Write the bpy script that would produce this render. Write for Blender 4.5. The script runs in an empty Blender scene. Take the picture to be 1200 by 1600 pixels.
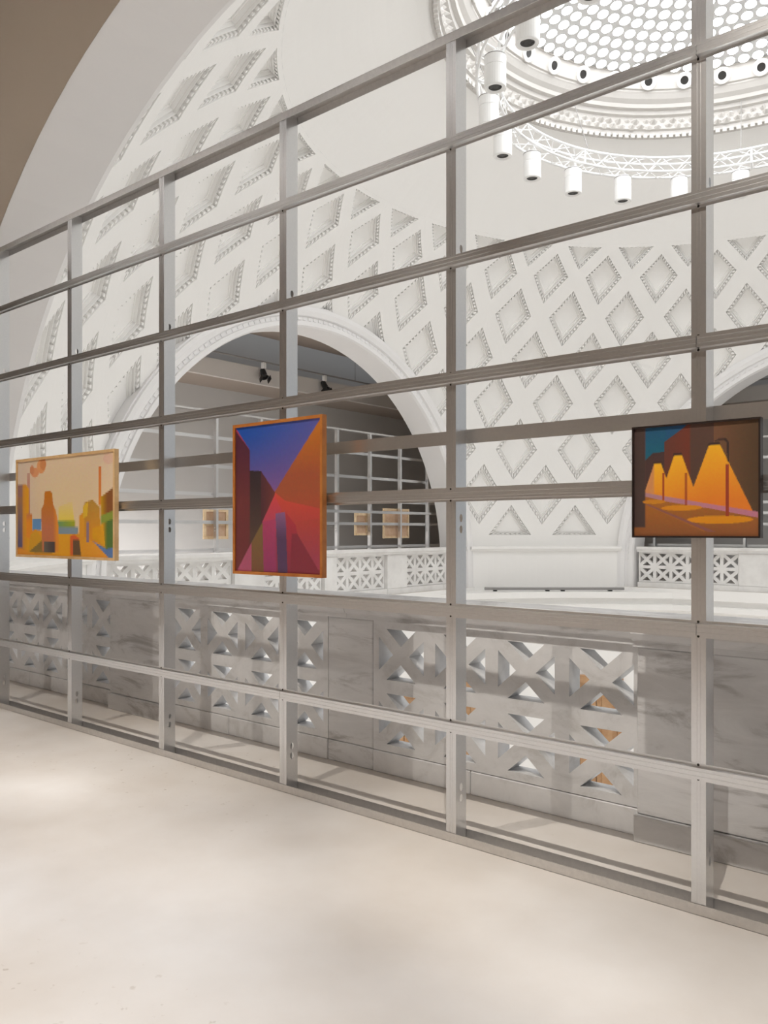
import bpy, bmesh, math, random
from math import sin, cos, pi, radians as R, sqrt, atan2, hypot
random.seed(7)
SC = bpy.context.scene
COL = SC.collection

# ------------------------------------------------------------------ camera
cd = bpy.data.cameras.new('camera')
cd.sensor_fit = 'HORIZONTAL'
cd.sensor_width = 36.0
cd.lens = 36.0 * 1273.3 / 1200.0
cd.shift_y = 29.57 / 1200.0
cd.clip_start = .05
cam = bpy.data.objects.new('camera', cd)
COL.objects.link(cam)
cam.location = (0, 0, 1.529)
cam.rotation_euler = (pi / 2, 0, math.asin(.6399))
SC.camera = cam

# ------------------------------------------------------------------ world, exposure
w = bpy.data.worlds.new('world')
SC.world = w
w.use_nodes = True
w.node_tree.nodes['Background'].inputs[0].default_value = (.9, .95, 1, 1)
w.node_tree.nodes['Background'].inputs[1].default_value = .35
SC.view_settings.view_transform = 'Standard'
SC.view_settings.look = 'None'
SC.view_settings.gamma = 1
SC.view_settings.use_curve_mapping = False
SC.view_settings.exposure = 0.15
SKYLIGHT = 7.0            # glow of the daylit glass lenses
TRUSS_FILL = 240.0        # added beams under the dark ring lamps, brightening well and dome
SPOT = 270.0               # gallery track spotlights
SC.cycles.max_bounces = 10
SC.cycles.diffuse_bounces = 8
SC.cycles.sample_clamp_indirect = 8

# ------------------------------------------------------------------ dimensions (metres)
XC, YC, HS, RS = -3.746, 12.86, .208, 10.56     # dome axis, sphere centre height, sphere radius
DA, TH, RA, ZA = 8.649, .709, 5.291, .613       # arch plane, soffit depth, arch radius, springing height
DBAL = 8.91                                     # balustrade front... distance from the dome axis
ELS = [49.65, 44.9, 39.1, 32.9, 26.5, 19.5, 12.7, 5.93]
DIRS = [((0, -1), (1, 0)), ((-1, 0), (0, -1)), ((0, 1), (-1, 0)), ((1, 0), (0, 1))]   # outward, lateral

# ------------------------------------------------------------------ materials
def lin(c):
    c = c / 255.0
    return c / 12.92 if c <= .04045 else ((c + .055) / 1.055) ** 2.4
def rgb(r, g, b): return (lin(r), lin(g), lin(b), 1)

def mat(name, col, rough=.6, metal=0, noise=None, bump=None, emis=0, spec=.5):
    m = bpy.data.materials.new(name)
    m.use_nodes = True
    nt = m.node_tree
    b = nt.nodes['Principled BSDF']
    b.inputs['Base Color'].default_value = col
    b.inputs['Roughness'].default_value = rough
    b.inputs['Metallic'].default_value = metal
    b.inputs['Specular IOR Level'].default_value = spec
    if emis:
        b.inputs['Emission Color'].default_value = (.97, .985, 1, 1)
        b.inputs['Emission Strength'].default_value = emis
    if noise:
        sc, col2, lo, hi = noise
        tc = nt.nodes.new('ShaderNodeTexCoord')
        n = nt.nodes.new('ShaderNodeTexNoise')
        n.inputs['Scale'].default_value = sc
        n.inputs['Detail'].default_value = 6
        n.inputs['Roughness'].default_value = .6
        nt.links.new(tc.outputs['Object'], n.inputs['Vector'])
        cr = nt.nodes.new('ShaderNodeValToRGB')
        cr.color_ramp.elements[0].position = lo
        cr.color_ramp.elements[1].position = hi
        cr.color_ramp.elements[0].color = col
        cr.color_ramp.elements[1].color = col2
        nt.links.new(n.outputs['Fac'], cr.inputs['Fac'])
        nt.links.new(cr.outputs['Color'], b.inputs['Base Color'])
    if bump:
        sc, st = bump
        tc = nt.nodes.new('ShaderNodeTexCoord')
        n = nt.nodes.new('ShaderNodeTexNoise')
        n.inputs['Scale'].default_value = sc
        n.inputs['Detail'].default_value = 5
        nt.links.new(tc.outputs['Object'], n.inputs['Vector'])
        bp = nt.nodes.new('ShaderNodeBump')
        bp.inputs['Strength'].default_value = st
        bp.inputs['Distance'].default_value = .01
        nt.links.new(n.outputs['Fac'], bp.inputs['Height'])
        nt.links.new(bp.outputs['Normal'], b.inputs['Normal'])
    return m

def floor_mat():
    m = mat('poured concrete', rgb(214, 204, 190), .42)
    nt = m.node_tree; b = nt.nodes['Principled BSDF']
    tc = nt.nodes.new('ShaderNodeTexCoord')
    def noise(sc, det, lo, hi, c0, c1):
        n = nt.nodes.new('ShaderNodeTexNoise'); n.inputs['Scale'].default_value = sc; n.inputs['Detail'].default_value = det
        nt.links.new(tc.outputs['Object'], n.inputs['Vector'])
        cr = nt.nodes.new('ShaderNodeValToRGB')
        cr.color_ramp.elements[0].position = lo; cr.color_ramp.elements[1].position = hi
        cr.color_ramp.elements[0].color = c0; cr.color_ramp.elements[1].color = c1
        nt.links.new(n.outputs['Fac'], cr.inputs['Fac']); return cr
    a = noise(.9, 7, .3, .72, rgb(208, 200, 191), rgb(236, 233, 230))
    s = noise(22, 3, .66, .74, (1, 1, 1, 1), (.6, .55, .48, 1))
    p = noise(.55, 2, .52, .66, (0, 0, 0, 1), (1, 1, 1, 1))
    mx = nt.nodes.new('ShaderNodeMix'); mx.data_type = 'RGBA'; mx.blend_type = 'MULTIPLY'
    nt.links.new(p.outputs['Color'], mx.inputs[0])
    nt.links.new(a.outputs['Color'], mx.inputs[6]); nt.links.new(s.outputs['Color'], mx.inputs[7])
    nt.links.new(mx.outputs[2], b.inputs['Base Color'])
    r = noise(2.2, 6, .3, .7, (.36, .36, .36, 1), (.55, .55, .55, 1))
    nt.links.new(r.outputs['Color'], b.inputs['Roughness'])
    return m

def marble(name, c0, c1, c2, stretch=(1.2, 1.2, 6), scale=1.6):
    m = mat(name, c0, .38)
    nt = m.node_tree; b = nt.nodes['Principled BSDF']
    tc = nt.nodes.new('ShaderNodeTexCoord')
    mp = nt.nodes.new('ShaderNodeMapping'); mp.inputs['Scale'].default_value = stretch; mp.inputs['Rotation'].default_value = (.1, .12, 0)
    nt.links.new(tc.outputs['Object'], mp.inputs['Vector'])
    n = nt.nodes.new('ShaderNodeTexNoise'); n.inputs['Scale'].default_value = scale; n.inputs['Detail'].default_value = 9
    n.inputs['Roughness'].default_value = .68; n.inputs['Distortion'].default_value = .7
    nt.links.new(mp.outputs['Vector'], n.inputs['Vector'])
    cr = nt.nodes.new('ShaderNodeValToRGB')
    e = cr.color_ramp.elements
    e[0].position = .33; e[0].color = c2
    e[1].position = .72; e[1].color = c1
    k = e.new(.47); k.color = c0
    nt.links.new(n.outputs['Fac'], cr.inputs['Fac'])
    nt.links.new(cr.outputs['Color'], b.inputs['Base Color'])
    return m

M = dict(
    white=mat('white plaster', rgb(243, 242, 240), .75, bump=(30, .08)),
    cornice=mat('cornice plaster', rgb(206, 203, 199), .8, bump=(30, .08)),
    darkwall=mat('taupe back wall paint', rgb(158, 144, 130), .85),
    backwall=mat('grey gallery paint', rgb(204, 203, 202), .8),
    soffit=mat('arch plaster', rgb(236, 235, 235), .8, bump=(6, .1)),
    paint=mat('gallery wall paint', rgb(216, 204, 188), .8, bump=(20, .08)),
    ceil=mat('gallery ceiling paint', rgb(168, 156, 146), .85),
    beam=mat('ceiling beam paint', rgb(214, 210, 206), .8),
    floor=floor_mat(),
    lowfloor=mat('lower hall floor', rgb(232, 230, 226), .5, noise=(.6, rgb(222, 218, 212), .35, .7)),
    marble=marble('grey marble screen', rgb(214, 215, 217), rgb(224, 225, 227), rgb(196, 196, 196), (1.5, 1.5, 2.0), 2.6),
    marble2=marble('veined marble block', rgb(210, 211, 213), rgb(224, 225, 227), rgb(166, 165, 165), (.8, .8, 3.4), 2.4),
    wmarble=mat('white marble', rgb(232, 231, 229), .5, noise=(2.5, rgb(216, 214, 212), .4, .75)),
    steel=mat('galvanised steel', rgb(226, 227, 228), .29, .95, noise=(70, rgb(220, 221, 223), .3, .75)),
    steel2=mat('galvanised track', rgb(218, 216, 214), .33, .92, noise=(40, rgb(208, 206, 205), .35, .7)),
    screw=mat('dark screw', rgb(70, 68, 64), .4, .8),
    lamp=mat('white lamp enamel', rgb(244, 244, 243), .35),
    lens=mat('dark lens', rgb(46, 44, 42), .25),
    truss=mat('white truss tube', rgb(240, 240, 240), .35),
    glass=mat('daylit glass lens', rgb(250, 250, 250), .2, emis=SKYLIGHT),
    grid=mat('skylight ribs', rgb(224, 224, 224), .7),
    black=mat('black fixture', rgb(28, 26, 25), .4),
    grey=mat('grey fixture', rgb(150, 148, 146), .5),
    ash=mat('pale ash frame', rgb(226, 190, 140), .5, noise=(9, rgb(210, 168, 112), .4, .7)),
    oak=mat('orange oak frame', rgb(206, 132, 62), .45, noise=(9, rgb(186, 108, 44), .4, .7)),
    blackwood=mat('black frame', rgb(40, 28, 24), .45),
    stretcher=mat('pale stretcher wood', rgb(224, 200, 166), .6, noise=(8, rgb(204, 172, 130), .4, .7)),
    linen=mat('canvas back', rgb(206, 176, 150), .9, noise=(5, rgb(188, 152, 122), .4, .7)),
    wood=mat('tawny door wood', rgb(184, 146, 108), .5, noise=(4, rgb(166, 124, 84), .4, .7)),
    paper=mat('frame backing board', rgb(120, 104, 88), .9),
)

# ------------------------------------------------------------------ helpers
class MB:
    def __init__(s): s.v = []; s.f = []
    def face(s, pts):
        i = len(s.v); s.v += [tuple(p) for p in pts]; s.f.append(tuple(range(i, i + len(pts))))
    def quad(s, a, b, c, d): s.face((a, b, c, d))
    def box(s, x0, x1, y0, y1, z0, z1):
        i = len(s.v)
        s.v += [(x, y, z) for z in (z0, z1) for y in (y0, y1) for x in (x0, x1)]
        for q in ((0, 2, 3, 1), (4, 5, 7, 6), (0, 1, 5, 4), (2, 6, 7, 3), (0, 4, 6, 2), (1, 3, 7, 5)):
            s.f.append(tuple(i + k for k in q))
    def grid(s, rows, closed=False):
        i = len(s.v); n = len(rows[0])
        for r in rows: s.v += [tuple(p) for p in r]
        for a in range(len(rows) - 1):
            for b in range(n if closed else n - 1):
                c = (b + 1) % n
                s.f.append((i + a * n + b, i + a * n + c, i + (a + 1) * n + c, i + (a + 1) * n + b))
    def lathe(s, prof, n=48, c=(0, 0), a0=0, a1=2 * pi):
        full = abs(a1 - a0 - 2 * pi) < 1e-6
        m = n if full else n + 1
        s.grid([[(c[0] + r * cos(a0 + (a1 - a0) * k / n), c[1] + r * sin(a0 + (a1 - a0) * k / n), z) for k in range(m)] for r, z in prof], full)
    def disc(s, r, z, n=16, c=(0, 0)):
        s.face([(c[0] + r * cos(2 * pi * k / n), c[1] + r * sin(2 * pi * k / n), z) for k in range(n)])
    def tube(s, pts, r, n=6, closed=False):
        from mathutils import Vector
        P = [Vector(p) for p in pts]; rows = []
        for i, p in enumerate(P):
            if closed: t = P[(i + 1) % len(P)] - P[i - 1]
            else: t = P[min(i + 1, len(P) - 1)] - P[max(i - 1, 0)]
            t.normalize()
            up = Vector((0, 0, 1)) if abs(t.z) < .95 else Vector((1, 0, 0))
            a = t.cross(up).normalized(); b = t.cross(a)
            rows.append([p + a * (r * cos(2 * pi * k / n)) + b * (r * sin(2 * pi * k / n)) for k in range(n)])
        if closed: rows.append(rows[0])
        s.grid(rows, True)
        if not closed: s.face(rows[0]); s.face(rows[-1])
    def mesh(s, name, m):
        me = bpy.data.meshes.new(name)
        me.from_pydata(s.v, [], s.f)
        me.materials.append(m if not isinstance(m, str) else M[m])
        return me
    def build(s, name, m, parent=None, smooth=False, recalc=True, bevel=0):
        me = s.mesh(name, m)
        if recalc or bevel:
            bm = bmesh.new(); bm.from_mesh(me)
            bmesh.ops.remove_doubles(bm, verts=bm.verts, dist=1e-5)
            bmesh.ops.recalc_face_normals(bm, faces=bm.faces)
            if bevel:
                bmesh.ops.bevel(bm, geom=bm.edges[:], offset=bevel, segments=1, affect='EDGES', profile=.5)
            bm.to_mesh(me); bm.free()
        if smooth:
            for p in me.polygons: p.use_smooth = True
        return obj(name, me, parent)

def obj(name, me, parent=None):
    o = bpy.data.objects.new(name, me); COL.objects.link(o)
    if parent: o.parent = parent
    return o
def tag(o, label=None, cat=None, group=None, kind=None):
    if label: o['label'] = label
    if cat: o['category'] = cat
    if group: o['group'] = group
    if kind: o['kind'] = kind
    return o
def empty(name, loc=(0, 0, 0), rz=0):
    o = bpy.data.objects.new(name, None); COL.objects.link(o)
    o.location = loc; o.rotation_euler = (0, 0, rz); o.empty_display_size = .2
    return o
def copy_tree(o, parent=None):
    c = o.copy(); COL.objects.link(c); c.parent = parent
    for ch in list(o.children): copy_tree(ch, c)
    return c
def W(q, lat, out, z):
    (ox, oy), (ex, ey) = DIRS[q]
    return (XC + ox * out + ex * lat, YC + oy * out + ey * lat, z)
def in_arch(p, r):
    for (ox, oy), (ex, ey) in DIRS:
        dx, dy = p[0] - XC, p[1] - YC
        o = dx * ox + dy * oy
        if o > 6.5:
            l = dx * ex + dy * ey; h = p[2] - ZA
            if (hypot(l, h) if h > 0 else abs(l)) < r: return True
    return False
SIDE = ['near', 'left', 'far', 'right']

# ------------------------------------------------------------------ floors
DW = 8.55                                       # half size of the square floor opening
DB = 13.55                                      # gallery back walls
m = MB()
OUT = DB + .1; DF = DW + .015
for x0, x1, y0, y1 in ((-OUT, OUT, -OUT, -DF), (-OUT, OUT, DF, OUT), (-OUT, -DF, -DF, DF), (DF, OUT, -DF, DF)):
    nx, ny = max(1, int((x1 - x0) / 3)), max(1, int((y1 - y0) / 3))
    m.box(XC + x0, XC + x1, YC + y0, YC + y1, -.25, 0)
o = m.build('floor', 'floor')
tag(o, 'pale beige poured concrete floor of the upper gallery', 'floor', kind='structure')
m = MB(); m.box(XC - 11, XC + 11, YC - 11, YC + 11, -6.2, -6)
tag(m.build('floor', 'lowfloor'), 'white floor of the lower hall glimpsed through the balustrade', 'floor', kind='structure')

# drum wall of the open well below the balustrades, with a ledge and a string course
def plan(off, rp):
    pts = []
    for k in range(180):
        a = 2 * pi * k / 180
        d = max(abs(cos(a)), abs(sin(a)))
        r = min((DW - off) / d, rp - off)
        pts.append((XC + r * cos(a), YC + r * sin(a)))
    return pts
m = MB()
prof = [(0, 10.3, -.002), (0, 10.3, -.1), (-.0, 9.5, -.1), (.0, 9.5, -.26), (-.12, 9.5, -.28), (-.12, 9.5, -.42), (.06, 9.5, -.43), (.06, 9.5, -.56), (-.02, 9.5, -.6), (-.02, 9.5, -6)]
m.grid([[(x, y, z) for x, y in plan(off, rp)] for off, rp, z in prof], True)
o = m.build('wall_drum', 'white')
tag(o, 'white drum wall of the rotunda well below the balustrades', 'wall', kind='structure')
# lower doors
def lower_door(n, az, r, wd, label):
    e = empty('door_%d' % n, (XC + r * cos(R(az)), YC + r * sin(R(az)), -6), R(az) - pi / 2)
    tag(e, label, 'door', kind='structure')
    m = MB()
    m.box(-wd / 2 - .15, -wd / 2, -.08, .06, 0, 3.7); m.box(wd / 2, wd / 2 + .15, -.08, .06, 0, 3.7)
    m.box(-wd / 2, wd / 2, -.08, .06, 3.5, 3.7)
    m.build('door_frame', 'wood', e)
    for s in (-1, 1):
        m = MB(); x0, x1 = (-wd / 2, -.01) if s < 0 else (.01, wd / 2)
        m.box(x0, x1, -.02, .04, 0, 3.5)
        d = m.build('door_leaf', 'wood', e)
        for k in range(3):
            m = MB(); m.box(x0 + .12, x1 - .12, -.05, -.02, .2 + k * 1.1, 1.15 + k * 1.1)
            m.build('door_panel', 'wood', d, bevel=.015)
lower_door(1, 128, 9.4, 1.1, 'tawny wooden double door in the lower drum wall behind the rightmost marble screen')
lower_door(2, 150, 9.4, 1.1, 'tawny wooden double door in the lower drum wall seen through the middle screens')
lower_door(3, 163, 8.9, 1.1, 'tawny wooden double door in the lower drum wall towards the left arch')

# ------------------------------------------------------------------ arches, gallery walls, ceilings
def arch_path(r, n=56, zb=0.0):
    pts = [(-r, zb), (-r, (zb + ZA) / 2)]
    pts += [(-r * cos(pi * k / n), ZA + r * sin(pi * k / n)) for k in range(n + 1)]
    pts += [(r, (zb + ZA) / 2), (r, zb)]
    return pts
for q in range(4):
    # archivolt moulding + soffit, one sweep
    prof = [(RA, DA + TH), (RA, DA + .03), (RA + .03, DA - .03), (RA + .12, DA - .03), (RA + .13, DA + .01), (RA + .22, DA + .01), (RA + .235, DA - .05),
            (RA + .33, DA - .09), (RA + .42, DA - .09), (RA + .43, DA - .04), (RA + .46, DA - .04), (RA + .47, DA + .3), (RA + .47, DA + TH)]
    m = MB()
    m.grid([[W(q, l, d, z) for l, z in arch_path(r)] for r, d in prof])
    o = m.build('trim_%d' % (q + 1), 'soffit')
    tag(o, ['smooth arch reveal framing the gallery where the steel partition stands, upper left',
            'white moulded arch surround around the dim gallery behind the oak framed painting',
            'white moulded arch surround at the right edge beyond the black framed painting',
            'white moulded arch surround on the right side of the rotunda'][q], 'arch', kind='structure')
    m = MB()                                     # egg beads on the archivolt
    for k in range(1, 110):
        a = pi * k / 110
        p = [W(q, -(RA + .17 + dr) * cos(a + da), DA + dd, ZA + (RA + .17 + dr) * sin(a + da)) for dd in (.02, -.008) for dr, da in ((-.03, -.0075), (.03, -.0075), (.03, .0075), (-.03, .0075))]
        m.face(p[4:8])
        for j in range(4): m.face((p[j], p[(j + 1) % 4], p[4 + (j + 1) % 4], p[4 + j]))
    tag(m.build('bead_moulding', 'soffit', o), kind='stuff')
    # wall between arch and gallery
    m = MB()
    inner = arch_path(RA)
    n = len(inner)
    HW, ZT = 12.2 if q in (0, 1) else 10, 6.9
    def outer(l, z):
        if z <= ZA: return (-HW if l < 0 else HW, z)
        a = atan2(z - ZA, l)
        t = min(HW / max(abs(cos(a)), 1e-6), (ZT - ZA) / max(sin(a), 1e-6))
        return (t * cos(a), ZA + t * sin(a))
    for d in (DA + TH + .002,):
        m.grid([[W(q, l, d, z) for l, z in inner], [W(q, *((lambda t: (t[0], d, t[1]))(outer(l, z)))) for l, z in inner]])
    o = m.build('wall_%s' % SIDE[q], 'paint', recalc=False)
    tag(o, ['taupe gallery wall above the near arch, top left corner', 'taupe gallery wall around the left arch',
            'taupe gallery wall around the far right arch', 'taupe gallery wall around the arch right of the camera'][q], 'wall', kind='structure')
    if q == 3: continue
    # gallery: back wall, stepped ceiling
    L = DB
    m = MB(); m.box(-L, L, 0, .1, 0, 7)
    e = m.build('wall_%s_back' % SIDE[q], 'darkwall' if q == 0 else 'backwall')
    e.location = W(q, 0, DB, 0); e.rotation_euler = (0, 0, [pi, pi / 2, 0][q])
    tag(e, ['back wall of the gallery behind the camera', 'grey back wall of the left gallery seen through the arch',
            'grey back wall of the far gallery seen through the right arch'][q], 'wall', kind='structure')
    dn = [1, 1, 1][q]
    m = MB()
    def cb(l0, l1, d0, d1, z0, z1):
        a = W(q, l0, d0, 0); b = W(q, l1, d1, 0)
        m.box(min(a[0], b[0]), max(a[0], b[0]), min(a[1], b[1]), max(a[1], b[1]), z0, z1)
    cb(-L, L, DA + TH, 12.3, 6.6, 6.75)
    o = m.build('ceiling_%s' % SIDE[q], 'ceil')
    tag(o, ['taupe ceiling over the gallery with the camera', 'dark taupe ceiling of the left gallery beyond the arch', 'dark taupe ceiling of the far gallery beyond the arch'][q], 'ceiling', kind='structure')
    m = MB(); cb(-L, L, 12.3, DB, 5.32, 5.45)
    o = m.build('ceiling_%s_low' % SIDE[q], 'ceil')
    tag(o, ['lower taupe ceiling strip above the camera', 'lower ceiling strip along the back wall of the left gallery', 'lower ceiling strip along the back wall of the far gallery'][q], 'ceiling', kind='structure')
    m = MB(); cb(-L + .2, L - .2, 12.18, 12.3, 5.32, 5.74); 
    o = m.build('trim_%d' % (q + 11), 'beam')
    tag(o, ['pale downstand beam over the camera', 'pale downstand beam crossing the ceiling of the left gallery', 'pale downstand beam crossing the ceiling of the far gallery'][q], 'beam', kind='structure')
# end wall of the camera's gallery
m = MB(); m.box(XC + DB - .1, XC + DB, YC - DB, YC - DA - TH, 0, 7)
tag(m.build('wall_end', 'paint'), 'end wall of the gallery right of the camera', 'wall', kind='structure')

# ------------------------------------------------------------------ coffered dome
def sp(az, el, dr=0):
    r = RS + dr
    return (XC + r * cos(R(el)) * cos(R(az)), YC + r * cos(R(el)) * sin(R(az)), HS + r * sin(R(el)))
def spl(az, el, dr=0):
    r = RS + dr
    return (r * cos(R(el)) * cos(R(az)), r * cos(R(el)) * sin(R(az)), r * sin(R(el)))
KH = .67                                        # share of the lattice cell that is opened by the coffer
def cell(j):
    e = ELS[j]
    up = ELS[j - 1] if j > 0 else None
    dn = ELS[j + 1] if j < len(ELS) - 1 else None
    c = []
    if up is None: return [(-5, e), (0, dn), (5, e)], (0, e + (dn - e) * .30)
    if dn is None: return [(5, e), (0, up), (-5, e)], (0, e + (up - e) * .30)
    return [(5, e), (0, up), (-5, e), (0, dn)], (0, e)
def ringpts(j, k, ns):
    vs, c = cell(j)
    out = []
    n = len(vs)
    for i in range(n):
        a, b = vs[i], vs[(i + 1) % n]
        for t in range(ns):
            p = (a[0] + (b[0] - a[0]) * t / ns, a[1] + (b[1] - a[1]) * t / ns)
            out.append((c[0] + (p[0] - c[0]) * k, c[1] + (p[1] - c[1]) * k))
    return out
NS = 8
m = MB()
cells = []
for j in range(len(ELS)):
    for i in range(36):
        cells.append((j, 10 * i + (5 if j % 2 == 0 else 0)))
for j, az in cells:
    a = ringpts(j, 1, NS); b = ringpts(j, (1 + KH) / 2, NS); c = ringpts(j, KH, NS)
    n = len(a)
    for r0, r1 in ((a, b), (b, c)):
        for k in range(n):
            q = [sp(az + r0[k][0], r0[k][1]), sp(az + r0[(k + 1) % n][0], r0[(k + 1) % n][1]), sp(az + r1[(k + 1) % n][0], r1[(k + 1) % n][1]), sp(az + r1[k][0], r1[k][1])]
            ctr = [sum(p[t] for p in q) / 4 for t in range(3)]
            if not in_arch(ctr, RA + .25): m.face(q)
dome_el = math.degrees(math.acos(4.62 / RS))
m.lathe([(RS * cos(R(49.65 + (dome_el - 49.65) * k / 10)), HS + RS * sin(R(49.65 + (dome_el - 49.65) * k / 10))) for k in range(11)], 144, (XC, YC))
for i in range(288):                              # plain band under the coffers
    a0, a1 = 1.25 * i, 1.25 * (i + 1)
    q = [sp(a0, 3), sp(a1, 3), sp(a1, 5.93), sp(a0, 5.93)]
    if not in_arch([sum(p[t] for p in q) / 4 for t in range(3)], RA + .25): m.face(q)
dome = m.build('ceiling', 'white', recalc=False, smooth=False)
tag(dome, 'white coffered dome of the rotunda', 'dome', kind='structure')

def coffer_mesh(j, az=None):
    """stepped diamond coffer with dentil row; az given: world space and cut by the arches"""
    P = (lambda a, e, d: spl(a, e, d)) if az is None else (lambda a, e, d: tuple(x - c for x, c in zip(sp(az + a, e, d), (XC, YC, HS))))
    prof = [(1, 0), (.985, .085), (.825, .085), (.82, .045), (.79, .045), (.785, .11), (.735, .11), (.73, .085), (.705, .085), (.70, .14), (.64, .14), (.63, .16)]
    m = MB(); ns = 6
    half = j in (0, len(ELS) - 1)
    rings = [[P(a, e, d) for a, e in ringpts(j, KH * k, ns)] for k, d in prof]
    m.grid(rings, True)
    vs, c = cell(j)
    cc = P(c[0], c[1], .16); L = rings[-1]
    for t in range(len(L)): m.face((L[t], L[(t + 1) % len(L)], cc))
    # dentils
    n = len(vs); nd = 8
    def q2(a, b, t, k): 
        p = (a[0] + (b[0] - a[0]) * t, a[1] + (b[1] - a[1]) * t)
        return (c[0] + (p[0] - c[0]) * k * KH, c[1] + (p[1] - c[1]) * k * KH)
    for i in range(n):
        a, b = vs[i], vs[(i + 1) % n]
        for s in range(nd):
            t0, t1 = (s + .22) / nd, (s + .72) / nd
            base = [q2(a, b, t0, .965), q2(a, b, t1, .965), q2(a, b, t1, .855), q2(a, b, t0, .855)]
            lo = [P(x, y, .087) for x, y in base]; hi = [P(x, y, .012) for x, y in base]
            m.face(hi)
            for k in range(4): m.face((lo[k], lo[(k + 1) % 4], hi[(k + 1) % 4], hi[k]))
    if az is not None:
        f2 = []
        for f in m.f:
            ctr = [sum(m.v[i][t] for i in f) / len(f) + (XC, YC, HS)[t] for t in range(3)]
            if not in_arch(ctr, RA + .2): f2.append(f)
        m.f = f2
        used = sorted({i for f in f2 for i in f}); mp = {k: i for i, k in enumerate(used)}
        m.v = [m.v[i] for i in used]; m.f = [tuple(mp[i] for i in f) for f in f2]
    return m
shared = {j: coffer_mesh(j).mesh('coffer', 'white') for j in range(len(ELS))}
for j, az in cells:
    corners = [sp(az + a, e, .15) for a, e in ringpts(j, KH, 4)] + [sp(az, cell(j)[1][1], .15)]
    ins = [in_arch(p, RA + .2) for p in corners]
    if all(ins): continue
    if any(ins):
        mm = coffer_mesh(j, az)
        if len(mm.f) < 12: continue
        o = obj('coffer', mm.mesh('coffer', 'white'), dome)
    else:
        o = obj('coffer', shared[j], dome); o.rotation_euler = (0, 0, R(az))
    o.location = (XC, YC, HS)

# parapets of the four piers
for q in range(4):
    a0 = 45 + 90 * q - 11.9; a1 = 45 + 90 * q + 11.9
    m = MB()
    m.lathe([(10.55, .0), (10.3, .0), (10.3, .97), (10.24, .98), (10.2, 1.02), (10.16, 1.04), (10.16, 1.10), (10.62, 1.12), (10.62, 0)], 24, (XC, YC), R(a0), R(a1))
    o = m.build('wall_pier', 'white')
    tag(o, ['white parapet under the dome pier right of the far arch', 'plain white parapet under the coffers between the two far arches',
            'white parapet under the dome pier at the far left', 'white parapet under the dome pier right of the camera'][q], 'parapet', kind='structure')

# ------------------------------------------------------------------ oculus: cornice, portholes, glass
m = MB()
m.lathe([(4.66, 9.66), (4.60, 9.70), (4.56, 9.70), (4.55, 9.78), (4.50, 9.80), (4.47, 10.02), (4.40, 10.04), (4.38, 10.12), (4.30, 10.13), (4.28, 10.2), (4.2, 10.26), (4.14, 10.34), (4.12, 10.36), (4.12, 10.39), (4.08, 10.40), (3.98, 10.66), (3.93, 10.66)], 144, (XC, YC))
cornice = m.build('trim_5', 'cornice')
tag(cornice, 'round white cornice around the skylight with a carved leaf band', 'cornice', kind='structure')
m = MB()
def lump(az, r, z, sa, sz, d):
    a = R(az); ta, tr = (-sin(a), cos(a)), (-cos(a), -sin(a))
    c = (XC + r * cos(a), YC + r * sin(a))
    base = [(c[0] + ta[0] * x, c[1] + ta[1] * x, z + y) for x, y in ((-sa, 0), (-sa * .5, -sz), (sa * .5, -sz), (sa, 0), (sa * .5, sz), (-sa * .5, sz))]
    top = (c[0] + tr[0] * d, c[1] + tr[1] * d, z + .1 * sz)
    for k in range(6): m.face((base[k], base[(k + 1) % 6], top))
for k in range(150):
    lump(2.4 * k + random.uniform(-.3, .3), 4.49, 9.95 + random.uniform(-.015, .015), .07 + random.uniform(0, .03), .045 + random.uniform(0, .025), .06 + random.uniform(0, .06))
    lump(2.4 * k + 1.2 + random.uniform(-.3, .3), 4.5, 9.85 + random.uniform(-.015, .015), .07 + random.uniform(0, .03), .045 + random.uniform(0, .025), .05 + random.uniform(0, .06))
tag(m.build('leaf_band', 'cornice', cornice, recalc=False), kind='stuff')
m = MB()
for k in range(220):
    a = 2 * pi * k / 220
    for t in range(1):
        p = [(XC + r * cos(a + da), YC + r * sin(a + da), z) for z in (9.64, 9.72) for r, da in ((4.6, -.009), (4.6, .009), (4.53, .009), (4.53, -.009))]
        for f in ((0, 1, 2, 3), (4, 5, 6, 7), (0, 1, 5, 4), (1, 2, 6, 5), (2, 3, 7, 6), (3, 0, 4, 7)): m.face([p[i] for i in f])
tag(m.build('dentil_band', 'cornice', cornice, recalc=False), kind='stuff')
# portholes on the sloping band
def porthole_meshes():
    a = MB(); a.lathe([(.15, 0), (.155, .03), (.12, .045), (.105, .03), (.085, .03), (.075, .0)], 20)
    b = MB(); b.lathe([(.084, .004), (.07, .012)], 16); b.disc(.07, .012, 16)
    return a.mesh('porthole', M['white']), b.mesh('lens', M['lens'])
pa, pb = porthole_meshes()
from mathutils import Matrix, Vector
def oriented(o, pos, nrm):
    o.matrix_local = Matrix.Translation(pos) @ Vector(nrm).to_track_quat('Z', 'Y').to_matrix().to_4x4()
for k in range(36):
    a = R(10 * k + .6)
    pos = (XC + 4.035 * cos(a), YC + 4.035 * sin(a), 10.52)
    nrm = (-cos(a) * .93, -sin(a) * .93, -.36)
    o = obj('porthole', pa, cornice); oriented(o, pos, nrm)
    l = obj('lens', pb, o)
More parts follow.
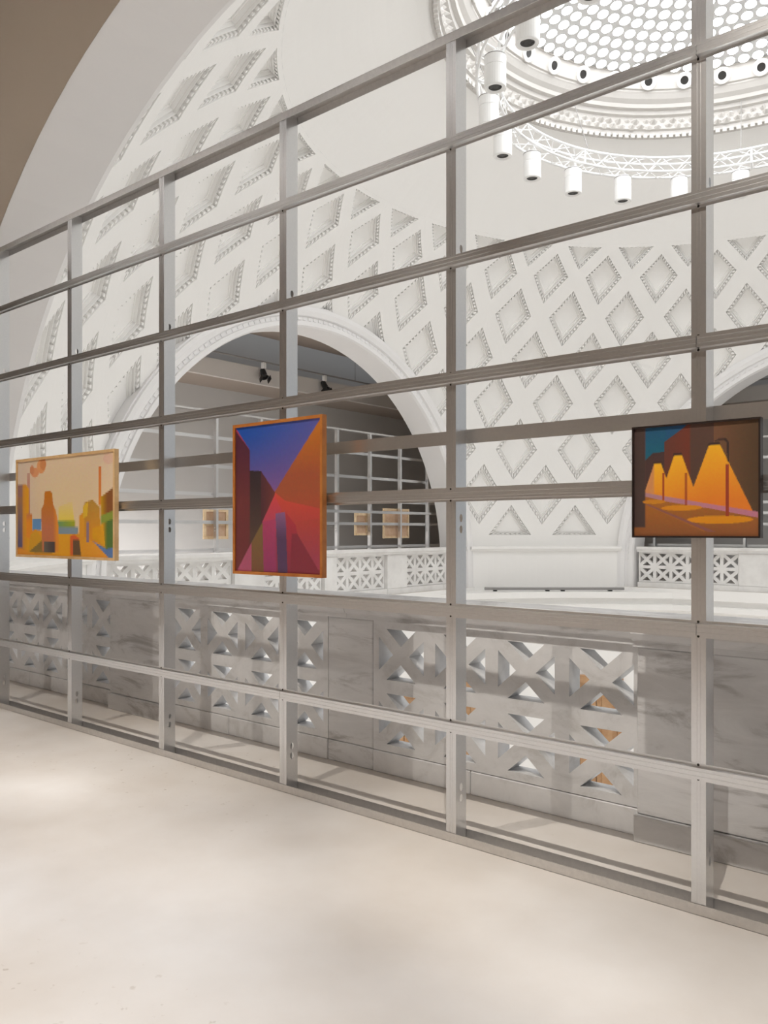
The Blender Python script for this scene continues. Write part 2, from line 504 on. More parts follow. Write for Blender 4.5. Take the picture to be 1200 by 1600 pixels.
# glass lens dome
RG = 12.9
def zg(r): return 10.66 + sqrt(RG * RG - r * r) - sqrt(RG * RG - 16)
m = MB()
m.lathe([(4.0 * k / 16, zg(4.0 * k / 16)) for k in range(16, 0, -1)], 96, (XC, YC))
m.disc(.25, zg(.25), 96, (XC, YC))
sky = m.build('window_1', 'grid', recalc=False)
tag(sky, 'round skylight of glowing glass lenses in a pale grey frame', 'skylight', kind='structure')
d = MB(); d.lathe([(.102, 0), (.1, .028)], 12); d.disc(.1, .028, 12)
dm = d.mesh('glass_lens', M['glass'])
dm.materials.append(M['grid'])
for p in list(dm.polygons)[:12]: p.material_index = 1
discs = []
ri = 3.86; row = 0
while ri > .1:
    n = max(1, round(2 * pi * ri / .252))
    for k in range(n):
        discs.append((ri, 2 * pi * (k + .5 * (row % 2) * 0) / n))
    ri -= .238; row += 1
def cam_score(p):
    X, Y, Z = p
    xr = X * .7685 + Y * .6399; zf = -X * .6399 + Y * .7685
    px = 600 + 1273.3 * xr / zf; py = 829.57 - 1273.3 * (Z - 1.529) / zf
    off = max(0, -px, px - 1200) + max(0, -py)
    return off * 10 + zf
pts = []
for r, a in discs:
    p = (XC + r * cos(a), YC + r * sin(a), zg(r))
    n = (-r * cos(a) / RG, -r * sin(a) / RG, -sqrt(1 - (r / RG) ** 2))
    pts.append((cam_score(p), p, n))
pts.sort(key=lambda t: t[0])
rest = MB()
for i, (s_, p, n) in enumerate(pts):
    if i < 300:
        o = obj('glass_lens', dm, sky); oriented(o, p, n)
    else:
        q = Vector(n).to_track_quat('Z', 'Y'); b0 = len(rest.v)
        rest.v += [tuple(Vector(p) + q @ Vector(v)) for v in d.v]; rest.f += [tuple(b0 + k for k in f) for f in d.f]
ro = rest.build('glass_lenses', 'glass', sky, recalc=False)
ro.data.materials.append(M['grid'])
for i, p in enumerate(ro.data.polygons): p.material_index = 0 if i % 13 == 12 else 1
tag(ro, kind='stuff')

# ------------------------------------------------------------------ ring truss and lamps
tr = empty('lighting_truss', (XC, YC, 8.55))
tag(tr, 'white ring shaped lattice truss hung under the skylight', 'truss')
N = 84
for r, z in ((3.63, 0), (3.93, 0), (3.63, .265), (3.93, .265)):
    m = MB(); m.tube([(r * cos(2 * pi * k / N), r * sin(2 * pi * k / N), z) for k in range(N)], .024, 6, True)
    m.build('chord', 'truss', tr, smooth=True)
m = MB()
def rp(r, a, z): return (r * cos(a), r * sin(a), z)
for k in range(N):
    a0, a1 = 2 * pi * k / N, 2 * pi * (k + 1) / N
    z = (0, .265) if k % 2 else (.265, 0)
    rr = (3.63, 3.93) if k % 2 else (3.93, 3.63)
    m.tube([rp(3.93, a0, z[0]), rp(3.93, a1, z[1])], .011, 5)
    m.tube([rp(3.63, a0, z[0]), rp(3.63, a1, z[1])], .011, 5)
    m.tube([rp(rr[0], a0, 0), rp(rr[1], a1, 0)], .011, 5)
    m.tube([rp(rr[0], a0, .265), rp(rr[1], a1, .265)], .011, 5)
    if k % 12 == 0:
        for q in ((3.63, 0, 3.93, 0), (3.93, 0, 3.93, .265), (3.93, .265, 3.63, .265), (3.63, .265, 3.63, 0)):
            m.tube([rp(q[0], a0, q[1]), rp(q[2], a0, q[3])], .02, 6)
tag(m.build('lattice', 'truss', tr, recalc=False), kind='stuff')
for k in range(8):
    a = 2 * pi * (k + .35) / 8
    m = MB(); m.tube([rp(3.78, a, .265), rp(4.35, a, 1.62)], .008, 5); m.build('cable', 'grey', tr)

def make_lamp():
    e = empty('cylinder_lamp')
    m = MB(); m.lathe([(.0, .0), (.135, .0), (.15, -.012), (.16, -.03), (.16, -.17), (.155, -.174), (.155, -.182), (.16, -.186), (.16, -.465), (.155, -.48), (.12, -.485), (.095, -.46)], 28)
    m.build('body', 'lamp', e, smooth=False)
    m = MB(); m.lathe([(.098, -.462), (.06, -.45)], 24); m.disc(.06, -.45, 24); m.build('lens', 'lens', e)
    m = MB(); m.lathe([(.163, -.02), (.163, -.034)], 28); m.build('collar', 'grey', e)
    m = MB(); m.box(-.03, .03, -.11, .11, 0, .02); m.tube([(0, -.1, .0), (0, -.1, .06)], .014); m.tube([(0, .1, .0), (0, .1, .06)], .014); m.build('clamp', 'lamp', e)
    return e
lamp_labels = {-2: 'white cylinder lamp under the ring truss beyond the rightmost steel stud', -1: 'white cylinder lamp under the ring truss touching the left side of the rightmost tall stud',
    0: 'white cylinder lamp hanging lowest, right of the one at the truss centre', 1: 'white cylinder lamp hanging under the truss, third fully seen from the left',
    2: 'white cylinder lamp hanging under the truss, second fully seen from the left', 3: 'white cylinder lamp just under the upper rail at the left bend of the truss',
    4: 'white cylinder lamp whose lower end is hidden by the upper rail', 5: 'white cylinder lamp right beside the stud just below the top track', 6: 'white cylinder lamp mostly hidden by the top track, its lens in front of the skylight'}
base = make_lamp(); first = True
for k in range(21):
    th = 10.3 + 17.143 * (k if k < 11 else k - 21)
    kk = k if k < 11 else k - 21
    a = R(129.79 + th)
    o = base if first else copy_tree(base); first = False
    o.location = (XC + 3.75 * cos(a), YC + 3.75 * sin(a), 8.462); o.rotation_euler = (0, 0, a)
    ld = bpy.data.lights.new('added_beam', 'SPOT'); ld.energy = TRUSS_FILL; ld.spot_size = R(75); ld.spot_blend = .6; ld.shadow_soft_size = .06; ld.color = (.98, .985, 1)
    lo = bpy.data.objects.new('added_beam', ld); COL.objects.link(lo); lo.location = (o.location.x, o.location.y, 8.462 - .5)  # added fill beam; the lamp above it has a dark, unlit lens
    tag(o, lamp_labels.get(kk, 'white cylinder lamp on the part of the ring truss out of the picture'), 'lamp', 'lamps hanging from the ring truss')

# ------------------------------------------------------------------ marble balustrades
def pierced_panel(cols, x0, z0, z1, cw, bw, ed, g, y0, y1):
    """screen of X bars: triangular holes really open"""
    m = MB()
    cz = (z1 - z0 - bw - 2 * ed) / 2
    xs = [x0 + ed + i * (cw + bw) for i in range(cols)]
    zs = [z0 + ed, z0 + ed + cz + bw]
    W_ = cols * cw + (cols - 1) * bw + 2 * ed
    def rect(a, b, c, d):
        for y in (y0, y1): m.face([(a, y, c), (b, y, c), (b, y, d), (a, y, d)])
    # bars
    rect(x0, x0 + W_, z0, zs[0]); rect(x0, x0 + W_, zs[1] + cz, z1); rect(x0, x0 + W_, zs[0] + cz, zs[1])
    for zz in zs:
        rect(x0, x0 + ed, zz, zz + cz); rect(x0 + W_ - ed, x0 + W_, zz, zz + cz)
        for i in range(cols - 1): rect(xs[i] + cw, xs[i] + cw + bw, zz, zz + cz)
    gx, gz = g, g * cz / cw
    for xx in xs:
        for zz in zs:
            a, b, c, d = xx, xx + cw, zz, zz + cz
            mx, mz = (a + b) / 2, (c + d) / 2
            polys = [[(mx - gx, mz), (mx, mz - gz), (mx + gx, mz), (mx, mz + gz)],
                     [(a, d), (a, d - gz), (mx - gx, mz), (mx, mz + gz), (a + gx, d)],
                     [(b, d), (b - gx, d), (mx, mz + gz), (mx + gx, mz), (b, d - gz)],
                     [(a, c), (a + gx, c), (mx, mz - gz), (mx - gx, mz), (a, c + gz)],
                     [(b, c), (b, c + gz), (mx + gx, mz), (mx, mz - gz), (b - gx, c)]]
            for p in polys:
                for y in (y0, y1): m.face([(u, y, v) for u, v in p])
            for h in ([(a + gx, d), (b - gx, d), (mx, mz + gz)], [(a + gx, c), (b - gx, c), (mx, mz - gz)], [(a, c + gz), (a, d - gz), (mx - gx, mz)], [(b, c + gz), (b, d - gz), (mx + gx, mz)]):
                for i in range(3):
                    p, q = h[i], h[(i + 1) % 3]
                    m.face([(p[0], y0, p[1]), (q[0], y0, q[1]), (q[0], y1, q[1]), (p[0], y1, p[1])])
    for (a, c), (b, d) in (((x0, z0), (x0 + W_, z0)), ((x0, z1), (x0 + W_, z1)), ((x0, z0), (x0, z1)), ((x0 + W_, z0), (x0 + W_, z1))):
        m.face([(a, y0, c), (b, y0, d), (b, y1, d), (a, y1, c)])
    return m, W_
def balustrade(name, loc, rz, label, mp, mb, mc):
    e = empty(name, loc, rz)
    tag(e, label, 'balustrade')
    T = .125
    CW, BW, ED, G = .355, .085, .045, .062
    # pedestals: (centre, half width, projection)
    peds = [(0, .2, .0), (-2.345, .38, .07), (2.345, .38, .07)]
    for c, h, pr in peds:
        m = MB(); m.box(c - h + .003, c + h - .003, -pr, T + .1, .139, .958); m.build('pedestal', mb, e, bevel=.006)
        m = MB(); m.box(c - h - (.0 if pr == 0 else .012), c + h + (.0 if pr == 0 else .012), -pr - (.012 if pr else 0), T + .12, 0, .136)
        m.build('plinth_block', mb, e, bevel=.006)
    for cols, x0 in ((4, -1.965), (4, .2), (6, -5.37), (6, 2.725)):
        m, w_ = pierced_panel(cols, x0 + .003, .142, .958, CW, BW, ED, G, .0, T)
        m.build('pierced_screen', mp, e)
        x1 = x0 + w_
        m = MB(); mid = x0 + w_ * .42
        m.box(x0 + .002, mid - .002, -.004, T + .1, 0, .137); m.build('plinth_stone', mp, e, bevel=.005)
        m = MB(); m.box(mid + .002, x1 - .002, -.004, T + .1, 0, .137); m.build('plinth_stone', mp, e, bevel=.005)
    cuts = [-5.37, -2.73, -1.96, 0.0, 1.96, 2.73, 5.37]
    for a, b in zip(cuts[:-1], cuts[1:]):
        pr = .07 if abs(b - a) < .8 else 0
        m = MB()
        ys = [(-.03 - pr, .962), (-.03 - pr, .99), (-.05 - pr, 1.0), (-.065 - pr, 1.03), (-.065 - pr, 1.085), (-.055 - pr, 1.10), (T + .17, 1.10), (T + .18, 1.085), (T + .18, 1.03), (T + .14, .99), (T + .14, .962)]
        L = [(a + .0015, y, z) for y, z in ys]; Rr = [(b - .0015, y, z) for y, z in ys]
        m.grid([L, Rr], True); m.face(L); m.face(Rr)
        m.build('cap_stone', mc, e)
    return e
bal0 = balustrade('balustrade', (-3.579, 3.95, 0), 0, 'grey veined marble balustrade with pierced screens behind the steel partition', 'marble', 'marble2', 'marble2')
balustrade('balustrade', (XC - DBAL, YC + .24, 0), -pi / 2, 'white balustrade with pierced screens standing in the left arch', 'wmarble', 'wmarble', 'wmarble')
balustrade('balustrade', (-3.56, YC + DBAL, 0), pi, 'white balustrade with pierced screens at the far right below the black framed painting', 'wmarble', 'wmarble', 'wmarble')

# ------------------------------------------------------------------ steel partitions
RAILS = [.535, 1.104, 1.672, 2.243, 2.815, 3.40]       # bottom of each front rail
ZT = 3.98
SW, SD = .058, .09                                      # stud flange and web
def stud_mesh(holes=True):
    """C stud, local origin at front left corner; web on the right side seen by the camera"""
    m = MB(); t = .0015
    z0, z1 = .004, ZT - .003
    m.box(0, SW, 0, t, z0, z1); m.box(0, SW, SD - t, SD, z0, z1)
    m.box(0, t, t, .012, z0, z1); m.box(0, t, SD - .012, SD - t, z0, z1)
    # web with slot pairs
    hs = [.236, 1.565, 2.895] if holes else []
    x = SW
    zc = z0
    yc, hw, hh = SD / 2, .013, .020
    for h in hs:
        for dz in (-.028, .028):
            c = h + dz
            m.quad((x, 0, zc), (x, SD, zc), (x, SD, c - hh), (x, 0, c - hh))
            oval = [(yc + hw * cos(2 * pi * k / 12), c + hh * sin(2 * pi * k / 12)) for k in range(12)]
            L = [(0, c - hh), (yc, c - hh)]; 
            def side(sgn):
                ed = 0 if sgn < 0 else SD
                o_ = [p for p in oval if (p[0] - yc) * sgn >= -1e-9]
                o_.sort(key=lambda p: p[1])
                n = len(o_)
                for a, b in zip(o_[:-1], o_[1:]):
                    m.face([(x, ed, a[1]), (x, a[0], a[1]), (x, b[0], b[1]), (x, ed, b[1])])
            side(-1); side(1)
            zc = c + hh
    m.quad((x, 0, zc), (x, SD, zc), (x, SD, z1), (x, 0, z1))
    # stiffening groove lines on the flange
    m.box(SW * .36, SW * .40, -.0012, 0, z0, z1); m.box(SW * .6, SW * .64, -.0012, 0, z0, z1)
    return m.mesh('stud', M['steel'])
def hat_profile():
    # (y, z): hat channel standing 27 mm proud of the studs
    return [(0, 0), (-.0015, 0), (-.0015, .011), (-.027, .0125), (-.027, .0235), (-.0252, .0245), (-.0252, .0275), (-.027, .0285), (-.027, .0425), (-.0252, .0435), (-.0252, .0465), (-.027, .0475), (-.027, .0575), (-.0015, .0585), (-.0015, .069), (0, .069)]
def rail_mesh(L):
    m = MB(); p = hat_profile()
    a = [(0, y, z) for y, z in p]; b = [(L, y, z) for y, z in p]
    m.grid([a, b], True); m.face(a); m.face(b)
    return m.mesh('rail', M['steel'])
def track_mesh(L, flip):
    m = MB(); t = .0018; H = .044
    s = (lambda z: ZT - z) if flip else (lambda z: z)
    def bx(y0, y1, a, b):
        z0, z1 = sorted((s(a), s(b))); m.box(0, L, y0, y1, z0, z1)
    bx(-.004, -.004 + t, 0, H); bx(SD + .004 - t, SD + .004, 0, H); bx(-.004, SD + .004, 0, t)
    return m.mesh('track', M['steel2'])
stud_me = stud_mesh()
screw_mb = MB(); screw_mb.lathe([(.0055, 0), (.004, .003)], 8); screw_mb.disc(.004, .003, 8)
screw_me = screw_mb.mesh('screw', M['screw'])
def partition(loc, rz, studs, x0, x1, label, detail=True, backrail=True):
    e = empty('stud_partition', loc, rz)
    tag(e, label, 'partition')
    o = obj('bottom_track', track_mesh(x1 - x0, False), e); o.location = (x0, 0, 0)
    o = obj('top_track', track_mesh(x1 - x0, True), e); o.location = (x0, 0, 0)
    for s in studs:
        o = obj('stud', stud_me, e); o.location = (s, 0, 0)
    joints = sorted(studs)[1::3]
    for i, z in enumerate(RAILS):
        cuts = [x0] + [j + .03 for j in (joints if i % 2 else sorted(studs)[2::3])] + [x1]
        for a, b in zip(cuts[:-1], cuts[1:]):
            if b - a < .05: continue
            o = obj('rail', rail_mesh(b - a - .002), e); o.location = (a, 0, z)
        if detail:
            for s in studs:
                for dz in (.0055, .0635):
                    o = obj('screw', screw_me, e); o.location = (s + .028, -.0015, z + dz); o.rotation_euler = (pi / 2, 0, 0)
    if backrail:
        ss = sorted(studs)
        br = rail_mesh(x1 - x0)
        o = obj('back_rail', br, e); o.location = (x1, SD, 1.964); o.rotation_euler = (0, 0, pi)
    return e
YP = 3.293
st = [-1.142 - 1.2 * k for k in range(-2, 8)]
P0 = partition((0, YP, 0), 0, st, -10.2, 1.6, 'tall open metal stud partition with horizontal rails across the foreground')
lat = lambda Y: -(Y - YC)
st = [lat(14.21 + 1.2 * k) for k in range(-7, 5)]
partition((XC - 9.57, YC, 0), -pi / 2, st, -6.6, 7.3, 'metal stud partition standing in the left gallery behind the white balustrade', False, True)
st = [.2 + 1.2 * k for k in range(-5, 6)]
partition((XC, YC + 9.57, 0), pi, st, -6.3, 6.9, 'metal stud partition standing in the far right gallery behind the balustrade', False, True)

# ------------------------------------------------------------------ paintings
def inpoly(p, poly):
    x, y = p; c = False; n = len(poly)
    for i in range(n):
        x0, y0 = poly[i]; x1, y1 = poly[i - 1]
        if (y0 > y) != (y1 > y) and x < (x1 - x0) * (y - y0) / (y1 - y0) + x0: c = not c
    return c
def mixc(a, b, t): t = max(0, min(1, t)); return tuple(a[i] + (b[i] - a[i]) * t for i in range(3))
def rc(a, b, c, d): return [(a, c), (b, c), (b, d), (a, d)]
def layers_color(layers, u, v):
    for poly, f in layers:
        if poly is None or inpoly((u, v), poly): col = f(u, v) if callable(f) else f; out = col
    return out
def vgrad(a, b, v0, v1): return lambda u, v: mixc(a, b, (v - v0) / (v1 - v0))
def ugrad(a, b, u0, u1): return lambda u, v: mixc(a, b, (u - u0) / (u1 - u0))
def blob(cx, cy, rx, ry): return [(cx + rx * cos(2 * pi * k / 16), cy + ry * sin(2 * pi * k / 16)) for k in range(16)]

ART1 = [
    (None, lambda u, v: mixc(mixc((228, 204, 176), (240, 214, 168), 1 - hypot(u - .55, v - .45) * 1.6), (212, 196, 186), max(0, .25 - u) * 2)),
    (blob(.2, .13, .045, .05), (226, 156, 108)), (blob(.165, .1, .025, .05), (214, 140, 96)), (blob(.27, .07, .05, .075), (230, 160, 104)), (blob(.29, .05, .035, .06), (214, 140, 84)),
    (rc(.11, .14, .13, .62), vgrad((206, 158, 140), (198, 128, 110), .13, .6)),
    (rc(.17, .27, .62, .74), (104, 152, 200)), (rc(.45, .63, .64, .72), lambda u, v: mixc((112, 160, 110), (176, 178, 36), (u - .45) / .18)), (rc(.44, .66, .71, .80), (136, 156, 170)),
    ([(.46, .5), (.6, .45), (.62, .64), (.46, .64)], lambda u, v: mixc((240, 214, 150), (246, 220, 90), (v - .45) / .2)),
    ([(0, .8), (.2, .73), (.45, .78), (.62, .78), (.72, .76), (1, .98), (1, 1), (0, 1)], lambda u, v: mixc((238, 170, 34), (226, 140, 60), abs(u - .5) * 1.2)),
    (rc(0, .06, .25, .4), (156, 116, 112)), (rc(0, .06, .38, .93), lambda u, v: mixc((166, 122, 92), (96, 92, 128), (v - .4) / .5)),
    ([(.055, .25), (.1, .25), (.13, .3), (.13, .95), (.055, .95)], ugrad((218, 150, 60), (238, 170, 24), .055, .13)), (rc(.1, .165, .56, .82), vgrad((214, 130, 80), (238, 150, 40), .56, .66)),
    ([(.15, .78), (.23, .75), (.28, .84), (.22, .98), (.12, .98)], (222, 164, 40)),
    ([(.13, .97), (.27, .85), (.4, .98)], (140, 116, 58)),
    ([(.315, .33), (.37, .33), (.39, .36), (.40, .47), (.43, .54), (.46, .7), (.46, .96), (.28, .96), (.27, .52), (.30, .46), (.305, .36)], lambda u, v: mixc(mixc((206, 124, 24), (204, 122, 84), (v - .36) / .35), (236, 152, 50), (u - .40) / .04)),
    (rc(.30, .42, .86, .97), ugrad((112, 104, 92), (70, 60, 64), .3, .42)),
    ([(.58, .80), (.62, .78), (.67, .82), (.69, .99), (.58, .99)], lambda u, v: (226, 104, 50) if v < .83 or u < .61 else (112, 84, 58)),
    ([(.67, .60), (.71, .56), (.73, .56), (.73, .84), (.67, .80)], (236, 164, 40)), ([(.72, .47), (.80, .44), (.87, .52), (.88, .90), (.72, .8)], lambda u, v: mixc((196, 148, 60), (224, 150, 40), (v - .47) / .3)),
    ([(.71, .5), (.76, .46), (.75, .6), (.71, .62)], (232, 190, 50)), (rc(.74, .765, .66, .86), (150, 122, 140)),
    (rc(.86, .885, .13, .5), vgrad((220, 124, 66), (228, 140, 50), .13, .5)), (blob(.95, .06, .05, .05), (228, 190, 168)),
    ([(.88, .42), (1, .33), (1, 1), (.88, .92)], lambda u, v: mixc((206, 158, 10), (140, 84, 40), (u - .88) / .06) if v < .62 else mixc((212, 150, 30), (84, 116, 52), (u - .9) / .04)),
    ([(.88, .60), (1, .55), (1, .63), (.88, .68)], (140, 156, 60)), ([(.80, .84), (.93, .92), (1, .9), (1, 1), (.95, 1)], (92, 126, 180)), ([(.80, .72), (.9, .68), (.92, .9), (.8, .82)], (224, 160, 24)),
]
ART2 = [
    (None, lambda u, v: mixc((188, 70, 92), (150, 60, 82), (v - .6) / .4)),
    ([(0, 0), (1, 0), (.486, .465), (.317, .312), (.18, .305), (.18, .165)], lambda u, v: mixc(mixc((22, 84, 184), (92, 96, 176), u * 1.1), (140, 96, 160), (v - .05) / .42)),
    ([(1, 0), (1, .66), (.72, .68), (.46, .50), (.486, .455)], lambda u, v: mixc(mixc((214, 128, 30), (178, 92, 60), v / .35), (198, 84, 62), (v - .45) / .2)),
    ([(.48, .46), (.6, .52), (1, .58), (1, .72), (.3, .72)], lambda u, v: mixc((222, 82, 66), (196, 76, 74), (v - .5) / .2)),
    ([(0, .02), (.18, .165), (.18, .83), (.03, .985), (0, 1)], vgrad((84, 36, 60), (120, 56, 58), .05, .5)),
    ([(.18, .305), (.317, .312), (.317, .7), (.18, .83)], vgrad((56, 42, 48), (92, 70, 62), .3, .75)),
    ([(.317, .312), (.486, .463), (.47, .50), (.317, .68)], ugrad((92, 52, 60), (122, 62, 58), .317, .47)),
    ([(.30, .70), (.48, .48), (.56, .58), (.34, .98), (.03, .985)], lambda u, v: mixc((224, 78, 82), (178, 78, 122), (v - .5) / .3)),
    ([(.03, .985), (.2, .80), (.2, 1), (0.03, 1)], (186, 92, 122)),
    ([(.2, .80), (.335, .66), (.35, 1), (.2, 1)], vgrad((136, 112, 66), (136, 92, 66), .66, 1)),
    ([(.335, .66), (.49, .64), (.5, 1), (.35, 1)], vgrad((188, 72, 112), (160, 64, 112), .66, 1)),
    ([(.49, .605), (.6, .595), (.62, .7), (.63, 1), (.52, 1)], vgrad((152, 104, 150), (96, 68, 104), .6, .78)),
    ([(.61, .60), (.72, .68), (.97, .97), (.97, 1), (.63, 1)], vgrad((196, 62, 74), (158, 56, 76), .6, .9)),
    ([(.68, .74), (.76, .74), (1, .97), (1, 1), (.66, 1)], (146, 54, 70)), ([(.72, .66), (1, .64), (1, .97), (.97, .97), (.74, .74)], vgrad((196, 78, 70), (176, 72, 92), .66, .9)),
]
ART3 = [
    (None, (92, 66, 56)),
    ([(.66, 0), (1, 0), (1, .8), (.66, .6)], ugrad((122, 84, 60), (90, 66, 44), .66, .95)),
    ([(.094, 0), (.44, 0), (.094, .34)], vgrad((34, 84, 128), (22, 100, 122), 0, .3)), (rc(.094, .27, 0, .3), vgrad((30, 86, 124), (22, 104, 124), 0, .3)),
    ([(.26, .14), (.45, 0), (.47, 0), (.47, .6), (.26, .6)], ugrad((104, 58, 48), (118, 56, 40), .26, .45)),
    ([(.094, .30), (.16, .235), (.26, .23), (.26, .62), (.094, .62)], (78, 54, 52)),
    (rc(0, .092, 0, 1), (76, 58, 54)),
    ([(.094, .58), (1, .80), (1, 1), (0, 1), (0, .92), (.094, .92)], lambda u, v: mixc((176, 108, 40), (150, 92, 52), (v - .7) / .3)),
    ([(.172, .335), (.231, .335), (.276, .475), (.34, .272), (.404, .27), (.4975, .56), (.62, .2), (.706, .195), (.965, .81), (.9, .80), (.094, .63), (.094, .58)],
     lambda u, v: mixc((255, 188, 36), (240, 134, 40), (v - (.2 + .18 * max(0, (.6 - u)) / .5)) / .5) if not (u < .17) else (222, 150, 90)),
    ([(.094, .60), (.3, .645), (.6, .71), (.99, .79), (.99, .84), (.65, .76), (.3, .69), (.094, .635)], ugrad((186, 138, 150), (200, 128, 150), .1, .7)),
    (blob(.17, .685, .1, .02), (214, 140, 34)), (blob(.40, .745, .17, .026), (226, 146, 26)), (blob(.70, .855, .26, .036), (230, 150, 20)),
    ([(.08, .70), (.13, .71), (.68, .965), (.62, .965)], (146, 92, 84)), ([(.13, .73), (.14, .73), (.6, .96), (.58, .96)], (176, 110, 50)),
    (rc(.241, .257, .42, .675), (176, 74, 36)), (rc(.428, .446, .43, .725), (170, 66, 36)), (rc(.752, .776, .37, .825), (166, 66, 40)),
    ([(.16, .335), (.165, .315), (.235, .315), (.243, .335)], (66, 44, 40)), ([(.33, .27), (.335, .25), (.4, .245), (.41, .27)], (66, 44, 40)), ([(.61, .2), (.62, .175), (.70, .17), (.712, .195)], (66, 46, 42)),
    ([(.66, .165), (.7, .14), (.755, .145), (.773, .18), (.775, .36), (.762, .34), (.758, .18), (.74, .16), (.7, .16)], (58, 42, 40)),
]
def art_material(name):
    m = bpy.data.materials.new(name); m.use_nodes = True
    nt = m.node_tree; b = nt.nodes['Principled BSDF']; b.inputs['Roughness'].default_value = .55
    at = nt.nodes.new('ShaderNodeAttribute'); at.attribute_name = 'paint'
    n = nt.nodes.new('ShaderNodeTexNoise'); n.inputs['Scale'].default_value = 45; n.inputs['Detail'].default_value = 4
    mx = nt.nodes.new('ShaderNodeMix'); mx.data_type = 'RGBA'; mx.blend_type = 'OVERLAY'; mx.inputs[0].default_value = .12
    nt.links.new(at.outputs['Color'], mx.inputs[6]); nt.links.new(n.outputs['Color'], mx.inputs[7]); nt.links.new(mx.outputs[2], b.inputs['Base Color'])
    return m
art_mat = art_material('oil paint')
def painting(x0, x1, z0, z1, layers, fmat, label, fw, depth=.035, yf=3.215, nx=120):
    e = empty('painting', ((x0 + x1) / 2, yf + depth, z0))
    tag(e, label, 'painting')
    w2 = (x1 - x0) / 2; h = z1 - z0
    # mitred frame bars
    for a, b, c, d in (((-w2, 0), (w2, 0), (w2 - fw, fw), (-w2 + fw, fw)), ((-w2, h), (w2, h), (w2 - fw, h - fw), (-w2 + fw, h - fw)),
                       ((-w2, 0), (-w2, h), (-w2 + fw, h - fw), (-w2 + fw, fw)), ((w2, 0), (w2, h), (w2 - fw, h - fw), (w2 - fw, fw))):
        m = MB()
        f = [(p[0], -depth, p[1]) for p in (a, b, c, d)]; k = [(p[0], 0, p[1]) for p in (a, b, c, d)]
        m.face(f); m.face(k)
        for i in range(4): m.face((f[i], f[(i + 1) % 4], k[(i + 1) % 4], k[i]))
        m.build('frame_bar', fmat, e)
    cw, ch = 2 * (w2 - fw), h - 2 * fw
    ny = max(10, int(nx * ch / cw))
    me = bpy.data.meshes.new('canvas')
    vs = [(-w2 + fw + cw * i / nx, -depth + .009, fw + ch * j / ny) for j in range(ny + 1) for i in range(nx + 1)]
    fs = [(j * (nx + 1) + i, j * (nx + 1) + i + 1, (j + 1) * (nx + 1) + i + 1, (j + 1) * (nx + 1) + i) for j in range(ny) for i in range(nx)]
    me.from_pydata(vs, [], fs)
    ca = me.color_attributes.new('paint', 'FLOAT_COLOR', 'CORNER')
    data = []
    for j in range(ny):
        for i in range(nx):
            acc = [0, 0, 0]
            for du, dv in ((.25, .25), (.75, .25), (.25, .75), (.75, .75)):
                c = layers_color(layers, (i + du) / nx, 1 - (j + dv) / ny)
                for t in range(3): acc[t] += lin(c[t]) / 4
            data += [acc[0], acc[1], acc[2], 1] * 4
    ca.data.foreach_set('color', data)
    me.materials.append(art_mat)
    obj('canvas', me, e)
    m = MB(); m.box(-w2 + fw * .5, w2 - fw * .5, -.012, -.004, fw * .5, h - fw * .5); m.build('backing_board', 'paper', e)
    for s in (-1, 1):                              # hanging brackets to the rail
        m = MB(); m.box(s * w2 * .7 - .02, s * w2 * .7 + .02, 0, .016, h * .45, h * .45 + .06); m.build('bracket', 'grey', e)
    return e
painting(-6.622, -5.163, 1.317, 2.113, ART1, 'ash', 'painting of yellow and orange towers in a pale ash frame, leftmost', .02)
painting(-3.873, -3.118, 1.270, 2.170, ART2, 'oak', 'tall painting of blue sky between maroon and orange street walls in an oak frame', .018)
painting(-1.356, -.861, 1.502, 1.953, ART3, 'blackwood', 'night painting of three yellow street lamp cones in a thin black frame', .007)

# paintings hung on the left gallery's partition, seen from behind
def back_of_painting(y0, y1, z0, z1, label):
    e = empty('framed_picture', (XC - 9.62, (y0 + y1) / 2, z0), -pi / 2)
    tag(e, label, 'painting')
    w2 = (y1 - y0) / 2; h = z1 - z0; b = .06
    for x0, x1, c0, c1 in ((-w2, w2, 0, b), (-w2, w2, h - b, h), (-w2, -w2 + b, b, h - b), (w2 - b, w2, b, h - b)):
        m = MB(); m.box(x0, x1, -.04, 0, c0, c1); m.build('stretcher_bar', 'stretcher', e)
    m = MB(); m.box(-w2 + b, w2 - b, -.022, -.018, h * .5 - b / 2, h * .5 + b / 2); m.build('cross_bar', 'stretcher', e)
    m = MB(); m.box(-w2 + b * .5, w2 - b * .5, -.036, -.03, b * .5, h - b * .5); m.build('canvas', 'linen', e)
back_of_painting(10.35, 10.98, 1.36, 1.98, 'small back of a framed picture between the two left paintings, on the distant partition')
back_of_painting(14.95, 15.42, 1.42, 1.97, 'narrow back of a framed picture just right of the oak framed painting')
back_of_painting(16.04, 17.10, 1.34, 2.11, 'wide pale wooden back of a framed picture near the right foot of the left arch')

